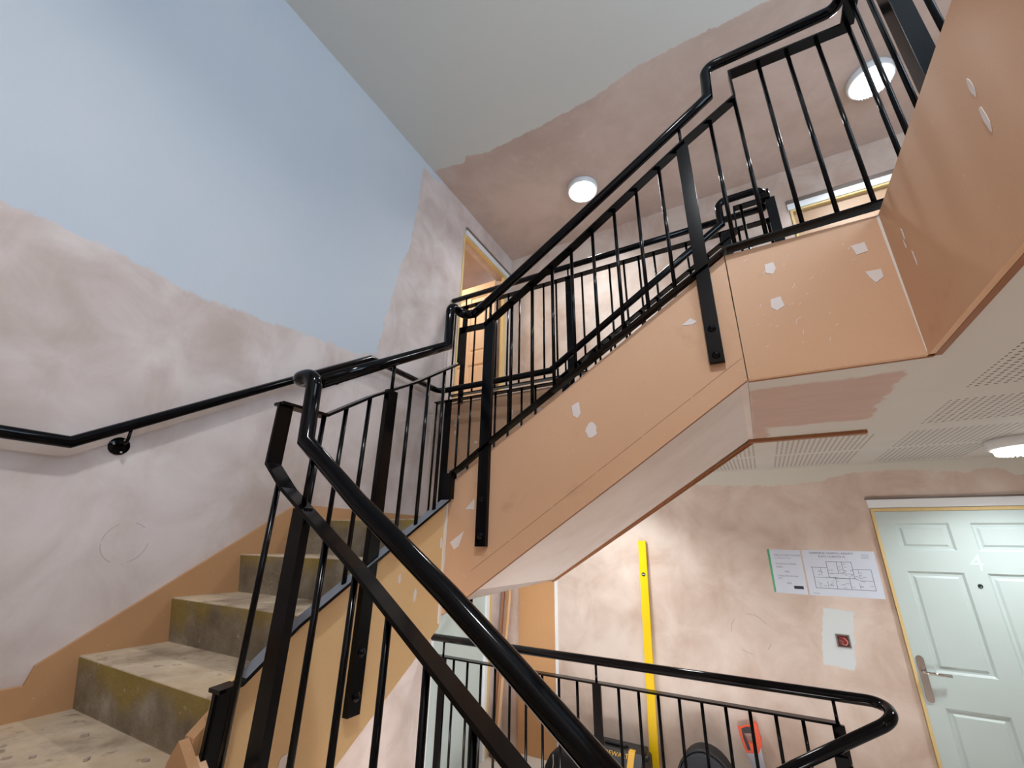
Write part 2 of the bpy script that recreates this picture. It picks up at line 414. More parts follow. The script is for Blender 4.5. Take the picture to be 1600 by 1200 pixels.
# ------------------------------------------------------------------ stair flights
RISE, GO = .17, .2517
CX = -1.3255      # inner end of the concrete in flight one
def patchpoly(mb, plane, pos, cu, cz, w, h, mi, rot=0, n=9, off=.0016):
    pts = []
    for i in range(n):
        a = 2*PI*i/n + rot; r = 1 + random.uniform(-.22, .18)
        p = (cu + w*r*math.cos(a), cz + h*r*math.sin(a))
        pts.append((pos, p[0], p[1]) if plane == 'x' else (p[0], pos, p[1]))
    d = (off, 0, 0) if plane == 'x' else (0, -off, 0)
    if plane == '-x':
        pts = [(pos, p[0], p[2]) if False else p for p in pts]
    mb.prism(pts, d, mi)
def quadpatch(mb, plane, pos, pts, mi=1, off=.0016):
    P = [(pos, a, b) if plane in ('x', '-x') else (a, pos, b) for a, b in pts]
    d = {'x': (off,0,0), '-x': (-off,0,0), 'y': (0,-off,0)}[plane]
    mb.prism(P, d, mi)
def blob(cu, cz, w, h, n=14, sk=0):
    r = []
    for i in range(n):
        a = 2*PI*i/n; k = 1+random.uniform(-.18,.15); r.append((cu+w*k*math.cos(a)+sk*h*math.sin(a), cz+h*k*math.sin(a)))
    return r

# ---- flight one: lower landing, three treads, quarter landing
fl = Thing('stair_flight', 'dusty concrete stair flight rising along the left wall to the quarter landing', 'staircase', (LV, .85, -.576))
NO = [.823, 1.077, 1.328, 1.580]; zt = [-.576, -.406, -.236, -.066, .104]
steps = MB()
prof = [(FW, zt[0])]
for k in range(4): prof += [(NO[k]+.030, zt[k]), (NO[k], zt[k+1]-.004), (NO[k]+.004, zt[k+1])]
prof += [(2.86, .104), (2.86, -.20), (1.72, -.25), (.62, -1.0), (FW, -.80)]
# polygon in the y-z plane pushed in x; material by face direction
n = len(prof); k0 = len(steps.v)
steps.prism([(LV, a, b) for a, b in prof], (CX-LV, 0, 0), 0)
for i, f in enumerate(steps.f):
    vs = [steps.v[j] for j in f]; c = (vs[1]-vs[0]).cross(vs[2]-vs[1]).normalized()
    zc = sum(v.z for v in vs)/len(vs); yc = sum(v.y for v in vs)/len(vs)
    if abs(c.y) > .9 and yc < 2 and yc > 0 and zc > -.7: steps.mi[i] = 1
    elif abs(c.x) < .5 and (zc < -.6 or (yc > .9 and zc < -.2 and abs(c.z) > .5 and yc not in NO and len(f) == 4 and abs(vs[0].y-vs[1].y) > .6)): steps.mi[i] = 2
    elif abs(c.x) < .5 and abs(c.z) < .95 and yc > .6 and zc < -.5: steps.mi[i] = 2
fl.part('steps', steps, ['tread', 'riser', 'soffit'], bevel=.004)
# landing slab part between x=CX and the well strings is part of quarter landing geometry
# string board of flight one (face towards the well at x=-1.307)
XS = -1.307
sb = MB()
top = [(.79, -.378), (1.716, .176)]; bot = [(1.716, -.345), (.79, -.97)]
sb.prism([(XS-.018, *top[0]), (XS-.018, *top[1]), (XS-.018, *bot[0]), (XS-.018, *bot[1])], (.018, 0, 0), 0)
for c in [(1.690, .002, .009, .028), (1.435, -.138, .008, .018), (1.537, -.204, .010, .026), (1.039, -.600, .026, .020), (.930, -.560, .012, .03)]:
    quadpatch(sb, 'x', XS, blob(*c), 1)
fl.part('string_board', sb, ['mdf_pale', 'filler'], label='raw board string with small white filler spots')
# inner lining of the string, seen beside the treads
fl.part('string_lining', MB().prism([(-1.368, .770, -.470), (-1.368, .86, -.385), (-1.368, .86, -.50), (-1.368, .79, -.60), (-1.368, .770, -.60)], (.04, 0, 0)), 'mdf_warm', bevel=.002)
fl.part('corner_bead', MB().box(XS, XS+.008, 1.704, 1.716, -.33, .185), 'caulk')

# ---- flight nought: from the lower corridor up to the lower landing (the viewer stands at its foot)
f0 = Thing('stair_flight', 'concrete stair flight below the near handrail, climbing left to the lower landing', 'staircase', (-.05, -.25, F0))
R0 = (-.576-F0)/6
pr = [(-.05, F0)]
for k in range(6): pr += [(-.05-k*GO, F0+R0*(k+1)), (-.05-(k+1)*GO if k < 5 else -1.36, F0+R0*(k+1))]
pr += [(-1.36, -.80), (-1.25, -.86), (.15, F0-.22), (.15, F0-.01), (-.049, F0-.01)]
m0 = MB().prism([(a, FW+.001, b) for a, b in pr], (0, .745-FW, 0), 0)
f0.part('steps', m0, ['tread'])
s0 = MB().prism([(-1.300, .770, -.50), (-.0, .770, F0+.30), (.05, .770, F0+.20), (.05, .770, F0-.25), (-.2, .770, F0-.28), (-1.300, .770, -.98)], (0, .0175, 0))
f0.part('string_board', s0, 'mdf')
f0.part('string_capping', MB().prism([(-1.375, .745, -.52), (-1.345, .745, -.47), (-.02, .745, F0+.33), (-.02, .745, F0+.20), (-1.375, .745, -.66)], (0, .024, 0)), 'mdf_warm')

# ---- flight two: from quarter landing up to the right
US = 1.716
f2 = Thing('stair_flight', 'upper stair flight rising to the right, seen from below with its pale sloping plaster soffit', 'staircase', (-1.3, US, .104))
p2 = [(-1.325, .104)]
for k in range(6):
    xk = -1.21 + k*GO; p2 += [(xk, .104+RISE*k), (xk-.02, .104+RISE*(k+1))]
p2 += [(.046, F1), (.046, SO), (.02, SO), (-1.235, -.205), (-1.325, -.22)]
m2 = MB().prism([(a, US+.018, b) for a, b in p2], (0, 2.846-US-.018, 0), 0)
for i, f in enumerate(m2.f):
    vs = [m2.v[j] for j in f]; zc = sum(v.z for v in vs)/len(vs); xc = sum(v.x for v in vs)/len(vs)
    c = (vs[1]-vs[0]).cross(vs[2]-vs[1]).normalized()
    if abs(c.y) < .5 and zc < .104+.67*(xc+1.2)-.2: m2.mi[i] = 1
f2.part('steps', m2, ['tread', 'soffit'])
f2.part('landing_soffit', MB().prism([(LV+.001, 1.735, -.262), (-1.30, 1.735, -.262), (-1.235, 2.846, -.208), (LV+.001, 2.846, -.238)], (0,0,.06)), 'soffit')
# near string board: face y = US
sb2 = MB()
outl = [(-1.304, .272), (-1.08, .418), (-.757, .615), (-.146, 1.02), (.044, 1.148), (.044, .590), (-.41, .285), (-.80, .028), (-1.245, -.268), (-1.304, -.30)]
sb2.prism([(a, US, b) for a, b in outl], (0, .018, 0), 0, 3)
quadpatch(sb2, 'y', US, [(-.652,.585),(-.618,.60),(-.612,.545),(-.628,.525),(-.648,.54)])
quadpatch(sb2, 'y', US, blob(-.568, .462, .026, .035))
quadpatch(sb2, 'y', US, [(-.155,.868),(-.118,.893),(-.095,.872),(-.115,.862)])
quadpatch(sb2, 'y', US, [(-1.20,.152),(-1.165,.185),(-1.15,.20),(-1.148,.15)])
quadpatch(sb2, 'y', US, [(-1.275,.005),(-1.20,.055),(-1.225,-.01),(-1.25,-.025)])
# pencil line above the lower edge
for i in range(6):
    a = -1.15+i*.2; z = lambda x: .60+(x-.03)*.666+.075
    quadpatch(sb2, 'y', US, [(a, z(a)), (a+.19, z(a+.19)), (a+.19, z(a+.19)-.0012), (a, z(a)-.0012)], 2, .0006)
f2.part('string_board', sb2, ['mdf', 'filler', 'pencil', 'mdf_edge'], label='sloping raw board string with white filler spots')
# far string board below the far balustrade
sf = MB().prism([(a, 2.846, b) for a, b in [(-1.30, .26), (.044, 1.148), (.044, .585), (-1.245, -.222), (-1.30, -.222)]], (0, .016, 0), 0)
f2.part('far_string_board', sf, 'mdf_edge')
f2.part('far_edge_trim', MB().prism([(-1.25, 2.825, -.226), (.03, 2.825, .588), (.03, 2.825, .60), (-1.25, 2.825, -.20)], (0, .02, 0)).box(.02, .572, 2.80, 2.84, .582, .5995), 'mdf_edge', label='ragged raw timber edge strip')

# ---- boards facing the upper landing
ap = Thing('landing_fascia', 'raw board fascia around the upper landing corner, dotted with white filler squares', 'fascia board', (.3, US, SO))
a1 = MB(); a1.box(.048, .555, US, US+.018, .590, 1.148, 0)
for q in [[(.172,.900),(.205,.905),(.212,.862),(.185,.848),(.168,.865)], [(.178,1.058),(.208,1.06),(.212,1.03),(.198,1.008),(.176,1.02)],
          [(.452,1.048),(.492,1.05),(.495,1.01),(.46,1.005)], [(.468,.93),(.512,.928),(.512,.895),(.488,.878),(.475,.905)]]:
    quadpatch(a1, 'y', US, q, 1)
for i in range(26):
    cx, cz, l, an = random.uniform(.1,.5), random.uniform(.68,1.12), random.uniform(.006,.022), random.uniform(.3,1.3)
    dx, dz = l*math.cos(an), l*math.sin(an)
    quadpatch(a1, 'y', US, [(cx,cz),(cx+dx,cz+dz),(cx+dx+.001,cz+dz-.0015),(cx+.001,cz-.0015)], 3, .0006)
ap.part('front_board', a1, ['mdf', 'filler', 'mdf_edge', 'caulk'], bevel=.0008)
a2 = MB(); a2.box(.555, .573, FW, US+.0, .590, 1.150, 0)
for c in [(1.040,.955,.007,.030), (1.045,.865,.007,.036), (1.588,.965,.005,.024), (1.60,.935,.004,.018), (1.570,.86,.004,.028)]:
    quadpatch(a2, '-x', .555, blob(*c), 1)
ap.part('side_board', a2, ['mdf', 'filler'], bevel=.0008)
ap.part('corner_caulk', MB().prism([(.5555, US-.0008, .60), (.5555, US-.0008, 1.148), (.5465, US-.0008, 1.148), (.5525, US-.0008, .60)], (0, .001, 0)), 'caulk')
ap.part('bottom_lip', MB().box(.573, .592, FW, US+.018, .589, .5995).box(.048, .573, US+.018, US+.03, .589, .5995), 'mdf_edge')
a3 = Thing('landing_fascia', 'raw board fascia edging the upper corridor floor behind the far balustrade, by the left wall', 'fascia board', (-1.1, 2.86, SO))
m3 = MB().box(LV+.001, .046, 2.862, 2.877, .588, 1.150)
for c in [(-2.153,.964,.012,.03), (-2.147,.885,.010,.018), (-1.933,.782,.014,.010), (-1.349,.977,.02,.02), (-1.515,.884,.02,.015), (-1.60,.99,.012,.03)]:
    quadpatch(m3, 'y', 2.862, blob(*c), 1)
a3.part('board', m3, ['mdf', 'filler'])
a3.part('nosing_bead', MB().box(LV+.001, .046, 2.850, 2.878, 1.150, 1.156), 'caulk')

# ------------------------------------------------------------------ balustrades
RB = .0085       # baluster radius
def baluster(t, x, y, z0, z1):
    t.part('baluster', MB().tube([(x, y, z0), (x, y, z1)], RB, 12), 'bar')
def post(t, x, y, z0, z1, along='x', bolts=(), link=None, face=-1, w=.055, d=.025):
    m = MB()
    if along == 'x': m.box(x-w/2, x+w/2, y-d/2, y+d/2, z0, z1)
    else: m.box(x-d/2, x+d/2, y-w/2, y+w/2, z0, z1)
    p = t.part('post', m, 'bar', bevel=.0015)
    for bz in bolts:
        R = Matrix.Translation((x, y+face*d/2, bz)) @ Matrix.Rotation(PI/2 if face < 0 else -PI/2, 4, 'X') if along == 'x' else \
            Matrix.Translation((x+face*d/2, y, bz)) @ Matrix.Rotation(PI/2*face, 4, 'Y')
        b = MB().lathe([(.0001,.013),(.006,.0125),(.0105,.009),(.0115,.004),(.0115,.003),(.015,.003),(.015,0),(.0001,0)], 16, mat=R)
        t.part('bolt', b, 'black', parent=p)
    if link: t.part('link_rod', MB().tube([(x, y, z1-.005), (x, y, link)], .0075, 10), 'bar')
    return p
FLAT = [(.005,.025),(.005,-.025),(-.005,-.025),(-.005,.025)]     # 50 x 10 flat, a = thickness direction, b = across
def flat(t, name, path, up, label=None):
    return t.part(name, MB().sweep(FLAT, path, up), 'bar', label=label, bevel=.0008)
def interp(P, x, ax):
    for a, b in zip(P, P[1:]):
        if min(a[ax], b[ax]) <= x <= max(a[ax], b[ax]) and abs(a[ax]-b[ax]) > 1e-4:
            k = (x-a[ax])/(b[ax]-a[ax]); return a[2]+(b[2]-a[2])*k
    return P[-1][2]
HR = .024

# flight nought: near balustrade, plane y = .80
Y0 = .80
b0 = Thing('stair_balustrade', 'nearest black metal balustrade sloping down across the foreground under a thick tube handrail', 'balustrade', (-1.1, Y0, -.95))
top0 = [(-1.29,Y0,.415), (-1.29,Y0,.219), (-1.19,Y0,.139), (-.86,Y0,-.062), (-.646,Y0,-.205), (-.434,Y0,-.347), (.0,Y0,-.640)]
flat(b0, 'top_bar', top0[0:1] + top0[1:], (0,0,1) if False else (1,0,0))
bot0 = [(-1.29,Y0,-.37), (-1.29,Y0,-.575), (-1.19,Y0,-.63), (.0,Y0,-1.43)]
flat(b0, 'bottom_bar', bot0, (1,0,0))
h0 = [(.10,.81,-.60), (-.288,.81,-.321), (-.442,.81,-.210), (-.598,.81,-.102), (-.904,.81,.096), (-1.166,.81,.282), (-1.182,.81,.505), (-1.284,.81,.505), (-1.29,.905,.527)]
b0.part('handrail', MB().tube(fillet(h0, {6:.05, 7:.045}), HR, 24), 'black')
for x in (-1.242, -.991, -.868, -.748, -.632, -.515, -.40, -.285, -.17, -.05):
    baluster(b0, x, Y0, interp(bot0, x, 0), interp(top0, x, 0))
post(b0, -1.108, Y0, -.98, interp(top0, -1.108, 0)-.004, 'x', (-.80, -.93), interp([(p[0], 0, p[2]) for p in h0[:6]][::-1], -1.108, 0), face=1)
post(b0, -.06, Y0, F0+.05, interp(top0, -.06, 0)-.004, 'x', (), -.49)

# flight one, plane x = -1.2945
X1 = -1.2945
b1 = Thing('stair_balustrade', 'black metal balustrade beside the concrete steps, rising away from the viewer', 'balustrade', (X1, 1.2, -.1))
K = X1/-1.29
top1 = [(X1, .778, .413), (X1, .951, .416), (X1, 1.145, .548), (X1, 1.383, .688), (X1, 1.70, .903)]
flat(b1, 'top_bar', top1, (0,0,1))
bot1 = [(X1, .775, -.367), (X1, .835, -.361), (X1, .979, -.244), (X1, 1.689, .193), (X1, 1.689, .322)]
flat(b1, 'bottom_bar', bot1, (0,0,1))
b1.part('painted_sheen', MB().sweep([(.0058,.0235),(.0058,-.0235),(.005,-.0235),(.005,.0235)], [(X1, .845, -.353), (X1, .979, -.244), (X1, 1.684, .190)], (0,0,1)), 'sheen', label='pale window reflection painted on the bottom bar')  # grey strip paints the window light reflected along the top of the bar
h1 = [(-1.29,.905,.527), (-1.29,1.188,.710), (-1.29,1.606,.975), (-1.29,1.603,1.228), (-1.275,1.70,1.20), (-1.20,1.70,1.192)]
b1.part('handrail', MB().tube(fillet(h1, {3:.045, 4:.045}), HR, 24), 'black')
for y in (.951, 1.040, 1.145, 1.372, 1.487, 1.602): baluster(b1, X1, y, interp(bot1[:-1], y, 1), interp(top1, y, 1))
post(b1, X1, 1.2545, -.545, interp(top1, 1.2545, 1)-.004, 'y', (-.36, -.49), .755, face=1)
b1.part('start_plate', MB().box(X1-.004, X1+.004, .775, .84, -.575, -.367), 'bar', bevel=.001)
b1.part('start_upright', MB().box(X1-.004, X1+.004, .782, .825, .215, .410), 'bar', bevel=.001)

# flight two and the front of the landing, plane y = 1.70
Y2 = 1.7035
b2 = Thing('stair_balustrade', 'long black balustrade of the upper flight and landing, bolted to the sloping board string', 'balustrade', (-.6, Y2, .6))
top2 = [(-1.275,Y2,.905), (-1.275,Y2,1.108), (-1.122,Y2,1.100), (-.595,Y2,1.437), (-.043,Y2,1.812), (.207,Y2,1.965), (.207,Y2,2.128), (.668,Y2,2.108)]
flat(b2, 'top_bar', top2, (1,0,0))
bot2 = [(-1.275,Y2,.200), (-1.275,Y2,.325), (-1.235,Y2,.345), (-1.069,Y2,.458), (-.621,Y2,.738), (-.037,Y2,1.105), (.055,Y2,1.165), (.66,Y2,1.185)]
flat(b2, 'bottom_bar', bot2, (1,0,0))
h2 = [(-1.20,1.70,1.192), (-1.12,1.70,1.235), (-.589,1.70,1.581), (.022,1.70,1.987), (.100,1.70,2.040), (.112,1.70,2.235), (.655,1.70,2.236), (.665,1.60,2.245)]
b2.part('handrail', MB().tube(fillet(h2, {5:.05, 6:.05}), HR, 24), 'black')
for x in (-.962, -.843, -.73, -.623, -.508, -.392, -.277, -.160, .091, .205, .329, .441, .552):
    baluster(b2, x, Y2, interp(bot2[1:], x, 0), interp(top2[2:6] if x < .207 else top2[6:], x, 0))
post(b2, -.045, Y2, .672, interp(top2, -.045, 0)-.003, 'x', (.815, .700), 1.94)
post(b2, -1.095, Y2, -.01, interp(top2[2:], -1.095, 0)+.002, 'x', (.195, .035), 1.25)

# side of the landing, plane x = .655
X3 = .660
b3 = Thing('stair_balustrade', 'black metal balustrade along the side of the upper landing, top right, running towards the viewer', 'balustrade', (X3, 1.2, F1))
flat(b3, 'top_bar', [(X3, 1.70, 2.108), (X3, -.9, 2.108)], (0,0,1))
flat(b3, 'bottom_bar', [(X3, 1.70, 1.185), (X3, -.9, 1.185)], (0,0,1))
b3.part('handrail', MB().tube([(.665,1.60,2.245), (.665,-.9,2.245)], HR, 24), 'black')
for y in (1.690, 1.590, 1.478, 1.228, 1.12, 1.0, .88, .76, .64, .52, .28, .16, .04, -.08, -.2): baluster(b3, X3, y, 1.185, 2.108)
post(b3, X3, 1.362, F1, 2.104, 'y', (), 2.23, w=.06, d=.05)
post(b3, X3, .40, F1, 2.104, 'y', (), 2.23, w=.06, d=.05)

# far balustrade of quarter landing and flight two, plane y = 2.68
Y4 = 2.68
b4 = Thing('stair_balustrade', 'far black balustrade of the upper flight, level at first then rising to a looped end', 'balustrade', (-1.2, Y4, .104))
top4 = [(-2.23,Y4,1.105), (-1.150,Y4,1.105), (.170,Y4,1.950), (.178,Y4,2.135), (.385,Y4,2.135)]
flat(b4, 'top_bar', top4, (0,0,1))
bot4 = [(-2.23,Y4,.20), (-1.175,Y4,.20), (.10,Y4,1.05), (.385,Y4,1.18)]
flat(b4, 'bottom_bar', bot4, (0,0,1))
h4 = [(-2.205,2.55,1.205), (-2.205,Y4,1.207), (-1.177,Y4,1.210), (.088,Y4,2.040), (.092,Y4,2.225), (.365,Y4,2.225), (.372,2.84,2.200)]
b4.part('handrail', MB().tube(fillet(h4, {1:.07, 4:.05, 5:.075}), HR, 20), 'black')
for x in [-2.22+.115*i for i in range(9)]+[-1.06+.115*i for i in range(10)]:
    if abs(x+2.105) < .02 or abs(x+1.065) < .02: continue
    baluster(b4, x, Y4, interp(bot4, x, 0), interp(top4[:3], x, 0))
post(b4, -2.10, Y4, .05, 1.10, 'x', (), 1.20)
post(b4, -1.055, Y4, .02, interp(top4, -1.055, 0), 'x', (), 1.29)
post(b4, .10, Y4, F1, 1.96, 'x')
post(b4, .385, Y4, F1, 2.132, 'x', (), 2.21)
baluster(b4, .22, Y4, 1.10, 2.13)
b4.part('hanging_foot', MB().box(-1.81, -1.79, Y4-.01, Y4+.03, -.365, .10).box(-1.90, -1.79, Y4-.01, Y4+.03, -.375, -.335), 'bar', bevel=.002)

# guard rail along the upper corridor, plane y = 2.84
def guard(label, y, zf, zh, posts, xr, xend, kind):
    g = Thing('guard_rail', label, 'guard rail', (-1.0, y, zf))
    zt_, zb = zh-.112, zf+.06
    flat(g, 'top_bar', [(LV+.06, y, zt_), (xend, y, zt_)], (0,0,1)); flat(g, 'bottom_bar', [(LV+.06, y, zb), (xend, y, zb)], (0,0,1))
    ps = list(posts)
    for p in ps: post(g, p, y, zf-.05 if kind == 'low' else zf-.02, zt_-.003, 'x', (), zh-.015, d=.012 if kind=='up' else .02, w=.05)
    edges = [LV+.06] + ps + [xend]
    return g, zt_, zb
g1, zt_, zb = guard('black metal guard rail of the upper corridor, ending at the left wall beside a doorway', 2.84, F1+.03, 2.195, (-2.10, -1.075, .385), 0, .385, 'up')
g1.part('handrail', MB().tube([(LV+.012, 2.84, 2.195), (.372, 2.84, 2.195)], HR, 20), 'black')
for i in range(22):
    x = -2.215+.1145*i
    if min(abs(x-p) for p in (-2.10,-1.075,.385)) < .05: continue
    baluster(g1, x, 2.84, zb, zt_)
g0, zt_, zb = guard('black guard rail of the lower corridor, curving back at its right end near the saw', 2.86, F0, -.642, (-2.12, -.99, .175), 0, .185, 'low')
hg = [(-2.225,2.86,-.642), (.375,2.86,-.642), (.372,2.71,-.668), (-.035,2.70,-.905), (-1.2,2.70,-1.66)]
g0.part('handrail', MB().tube(fillet(hg, {1:.07, 2:.07}), HR, 20), 'black')
for x in (-2.025,-1.909,-1.799,-1.687,-1.575,-1.457,-1.344,-1.231,-1.112,-.86,-.746,-.639,-.528,-.415,-.301,-.19,-.077,.036):
    baluster(g0, x, 2.86, zb, zt_)
post(g0, .155, 2.70, F0-.3, -.83, 'x', (), -.79)
flat(g0, 'return_bar', [(.19,2.70,-.86), (-1.2,2.70,-1.78)], (0,0,1))

# wall handrail of flight one
wh = Thing('wall_handrail', 'black tube handrail fixed to the left wall above the concrete steps', 'handrail', (LV, .8, .4))
hw = [(-2.2,-1.0,.328), (-2.2,.571,.328), (-2.2,1.899,1.201), (-2.2,2.56,1.205)]
wh.part('rail_tube', MB().tube(hw, .022, 20), 'black')
for (y, z) in ((.735, .352), (1.70, .985)):
    zr = .328+(y-.571)*.6575
    R = Matrix.Translation((LV, y, z)) @ Matrix.Rotation(PI/2, 4, 'Y')
    br = wh.part('bracket', MB().lathe([(.0001,0),(.036,0),(.036,.006),(.034,.007),(.0001,.007)], 28, mat=R)
            .tube(fillet([(LV+.006,y,z), (LV+.067,y,z+.01), (LV+.067,y,zr-.018)], {1:.02}, 6), .006, 10), 'black')
    for dy, dz in ((-.02,.006),(.012,-.024),(.012,.026)):
        R2 = Matrix.Translation((LV+.007, y+dy, z+dz)) @ Matrix.Rotation(PI/2, 4, 'Y')
        wh.part('screw', MB().lathe([(.0001,.0015),(.004,.001),(.0045,0)], 12, mat=R2), 'screw', parent=br)

# ------------------------------------------------------------------ doors
def panelled(x0, x1, z0, z1, y, recs, mat, depth=.012, thick=.04, mb=None):
    """door leaf in a plane y = const facing -y with sunk frames and raised fields; recs = list of (x0,x1,z0,z1)"""
    mb = mb or MB()
    xs = sorted({x0, x1, *[r[0] for r in recs], *[r[1] for r in recs]}); zs = sorted({z0, z1, *[r[2] for r in recs], *[r[3] for r in recs]})
    isr = lambda a, b: any(r[0] < a < r[1] and r[2] < b < r[3] for r in recs)
    for i in range(len(xs)-1):
        for j in range(len(zs)-1):
            if not isr((xs[i]+xs[i+1])/2, (zs[j]+zs[j+1])/2):
                mb.add([(xs[i],y,zs[j]),(xs[i+1],y,zs[j]),(xs[i+1],y,zs[j+1]),(xs[i],y,zs[j+1])], [(0,1,2,3)])
    for a, b, c, d in recs:
        L = [(0, 0), (.012, depth), (.026, depth), (.038, depth*.3)]
        rings = [[(a+i, y+k, c+i), (b-i, y+k, c+i), (b-i, y+k, d-i), (a+i, y+k, d-i)] for i, k in L]
        for r0, r1 in zip(rings, rings[1:]):
            mb.add(r0+r1, [(q, (q+1) % 4, 4+(q+1) % 4, 4+q) for q in range(4)])
        mb.add(rings[-1], [(0,1,2,3)])
    mb.add([(x0,y,z0),(x1,y,z0),(x1,y,z1),(x0,y,z1),(x0,y+thick,z0),(x1,y+thick,z0),(x1,y+thick,z1),(x0,y+thick,z1)],
           [(7,6,5,4),(0,4,5,1),(1,5,6,2),(2,6,7,3),(3,7,4,0)])
    return mb
def text_mesh(txt, size, align='LEFT'):
    c = bpy.data.curves.new('t', 'FONT'); c.body = txt; c.size = size; c.align_x = align; c.extrude = .0002; c.resolution_u = 3
    o = bpy.data.objects.new('t', c); COL.objects.link(o); dg = bpy.context.evaluated_depsgraph_get()
    me = bpy.data.meshes.new_from_object(o.evaluated_get(dg)); mb = MB()
    mb.v = [v.co.copy() for v in me.vertices]; mb.f = [tuple(p.vertices) for p in me.polygons]; mb.mi = [0]*len(mb.f); mb.sm = [False]*len(mb.f)
    bpy.data.objects.remove(o); bpy.data.curves.remove(c); bpy.data.meshes.remove(me)
    return mb
def text_on_y(mb, txt, x, z, size, y, align='LEFT', rot=0, mi=0):
    """text in the plane y = const, read from -y"""
    t = text_mesh(txt, size, align)
    m = Matrix.Translation((x, y, z)) @ Matrix.Rotation(-rot, 4, 'Y') @ Matrix.Rotation(PI/2, 4, 'X')
    return mb.add([m @ v for v in t.v], t.f, mi)
YD = BU-.018
# door 4 in the lower back wall
d4 = MB(); recs = [(.809,1.091,.014,.186),(1.193,1.475,.014,.186),(.809,1.089,-.690,-.115),(1.195,1.475,-.690,-.115),(.806,1.089,-1.42,-.872),(1.195,1.478,-1.42,-.872)]
panelled(.718, 1.566, F0+.01, .263, YD, recs, 'white', mb=d4)
door = struct('door_1', d4, 'white')
fr = MB().box(.702,.717,YD-.004,BU+.1,F0,.285).box(1.567,1.583,YD-.004,BU+.1,F0,.285).box(.717,1.567,YD-.004,BU+.1,.265,.285)
struct('door_frame', fr, 'jamb', parent=door)
struct('architrave', MB().box(.695,1.62,BU-.018,BU,.288,.346), 'whitetrim', parent=door, bevel=.002)
struct('sealant_line', MB().box(.690,1.62,BU-.020,BU,.346,.358), 'greyseal', parent=door)
hp = [(.7485+.019*math.cos(a), YD-.0005, -.625+.019*math.sin(a)) for a in [PI*i/10 for i in range(11)]] + [(.7485+.019*math.cos(a), YD-.0005, -.835+.019*math.sin(a)) for a in [PI+PI*i/10 for i in range(11)]]
hd = struct('door_handle', MB().prism(hp, (0,-.008,0)), 'steel', parent=door, bevel=.002)
struct('lever', MB().tube(fillet([(.7485,YD-.008,-.690),(.7485,YD-.050,-.690),(.80,YD-.052,-.690),(.872,YD-.045,-.693)], {1:.018,2:.01}), .0095, 16), 'chrome', parent=hd)
struct('spyhole', MB().lathe([(.0001,.004),(.006,.0045),(.007,.006),(.011,.005),(.0125,0)], 20, mat=Matrix.Translation((1.144,YD,-.189)) @ Matrix.Rotation(PI/2,4,'X')), 'glass', parent=door)
struct('door_number', text_on_y(MB(), '4', 1.128, -.098, .135, YD-.0012), 'mark', parent=door)

# upper back door (timber seen in its lining)
d2 = panelled(.722, 1.563, F1+.01, 2.936, BU+.02, [], 'warmwood')
door = struct('door_2', d2, 'warmwood')
struct('door_frame', MB().box(.702,.722,BU-.012,BU+.1,F1,2.958).box(1.563,1.583,BU-.012,BU+.1,F1,2.958).box(.722,1.563,BU-.012,BU+.1,2.938,2.958), 'jamb', parent=door)
struct('architrave', MB().box(.690,1.60,BU-.018,BU,2.960,3.025), 'whitetrim', parent=door)
struct('sealant_line', MB().box(.690,1.60,BU-.020,BU,3.026,3.068), 'greyseal', parent=door)

# upper left doorway: lining, open leaf, little hall behind
def leaf_x(mbx, x):      # turn a leaf built facing -y at y=0 into one facing +x at x
    out = MB(); out.f = mbx.f; out.mi = mbx.mi; out.sm = mbx.sm
    out.v = [Vector((x - v.y, v.x, v.z)) for v in mbx.v]; return out
d3 = panelled(-3.12, -2.36, F1+.01, 3.015, 3.745, [(-3.02,-2.78,1.3,1.95),(-2.70,-2.46,1.3,1.95),(-3.02,-2.78,2.1,2.85),(-2.70,-2.46,2.1,2.85)], 'cream')
door = struct('door_3', d3, 'cream')
struct('door_frame', MB().box(LV-.035,LV+.004,2.946,2.975,F1,3.07).box(LV-.035,LV+.004,3.80,3.858,F1,3.07).box(LV-.035,LV+.004,2.946,3.858,3.070,3.084), 'jamb', parent=door)
struct('architrave', MB().box(LV,LV+.016,2.975,3.95,3.088,3.150), 'whitetrim', parent=door)
struct('sealant_line', MB().box(LV,LV+.018,2.975,3.95,3.151,3.185), 'greyseal', parent=door)
struct('latch_plate', MB().box(-2.40,-2.36,3.735,3.7445,2.02,2.16), 'steel', parent=door)
hx0 = LV-T-1.6
struct('wall_hall', MB().box(hx0-.1,hx0,2.2,4.6,F1,3.36).box(hx0,LV-T,2.1,2.2,F1,3.36).box(hx0,LV-T,4.5,4.6,F1,3.36), 'inner')
struct('ceiling_hall', MB().box(hx0-.1,LV-T,2.1,4.6,3.36,3.45), 'plaster')
struct('floor_hall', MB().box(hx0-.1,LV-T,2.1,4.6,F1-.1,F1), 'floor')
# lower left door, shut
d5 = leaf_x(panelled(2.93, 3.665, F0+.01, .33, 0, [(3.02,3.26,-.05,.25),(3.34,3.58,-.05,.25)], 'white'), LV-.02)
door = struct('door_4', d5, 'white')
struct('door_frame', MB().box(LV-.1,LV+.002,3.668,3.705,F0,.36,0).box(LV-.1,LV+.004,3.705,3.735,F0,.36,1).box(LV-.1,LV+.002,2.90,2.928,F0,.36,0), ['whitetrim', 'jamb'], parent=door)
# boxing in the corner of the lower corridor
struct('trim_1', MB().box(-2.10, -1.742, BU-.02, BU, F0, SO), 'mdf_box', bevel=.001)
struct('trim_2', MB().box(-1.742, -1.714, BU-.006, BU, F0, SO), 'whitetrim')

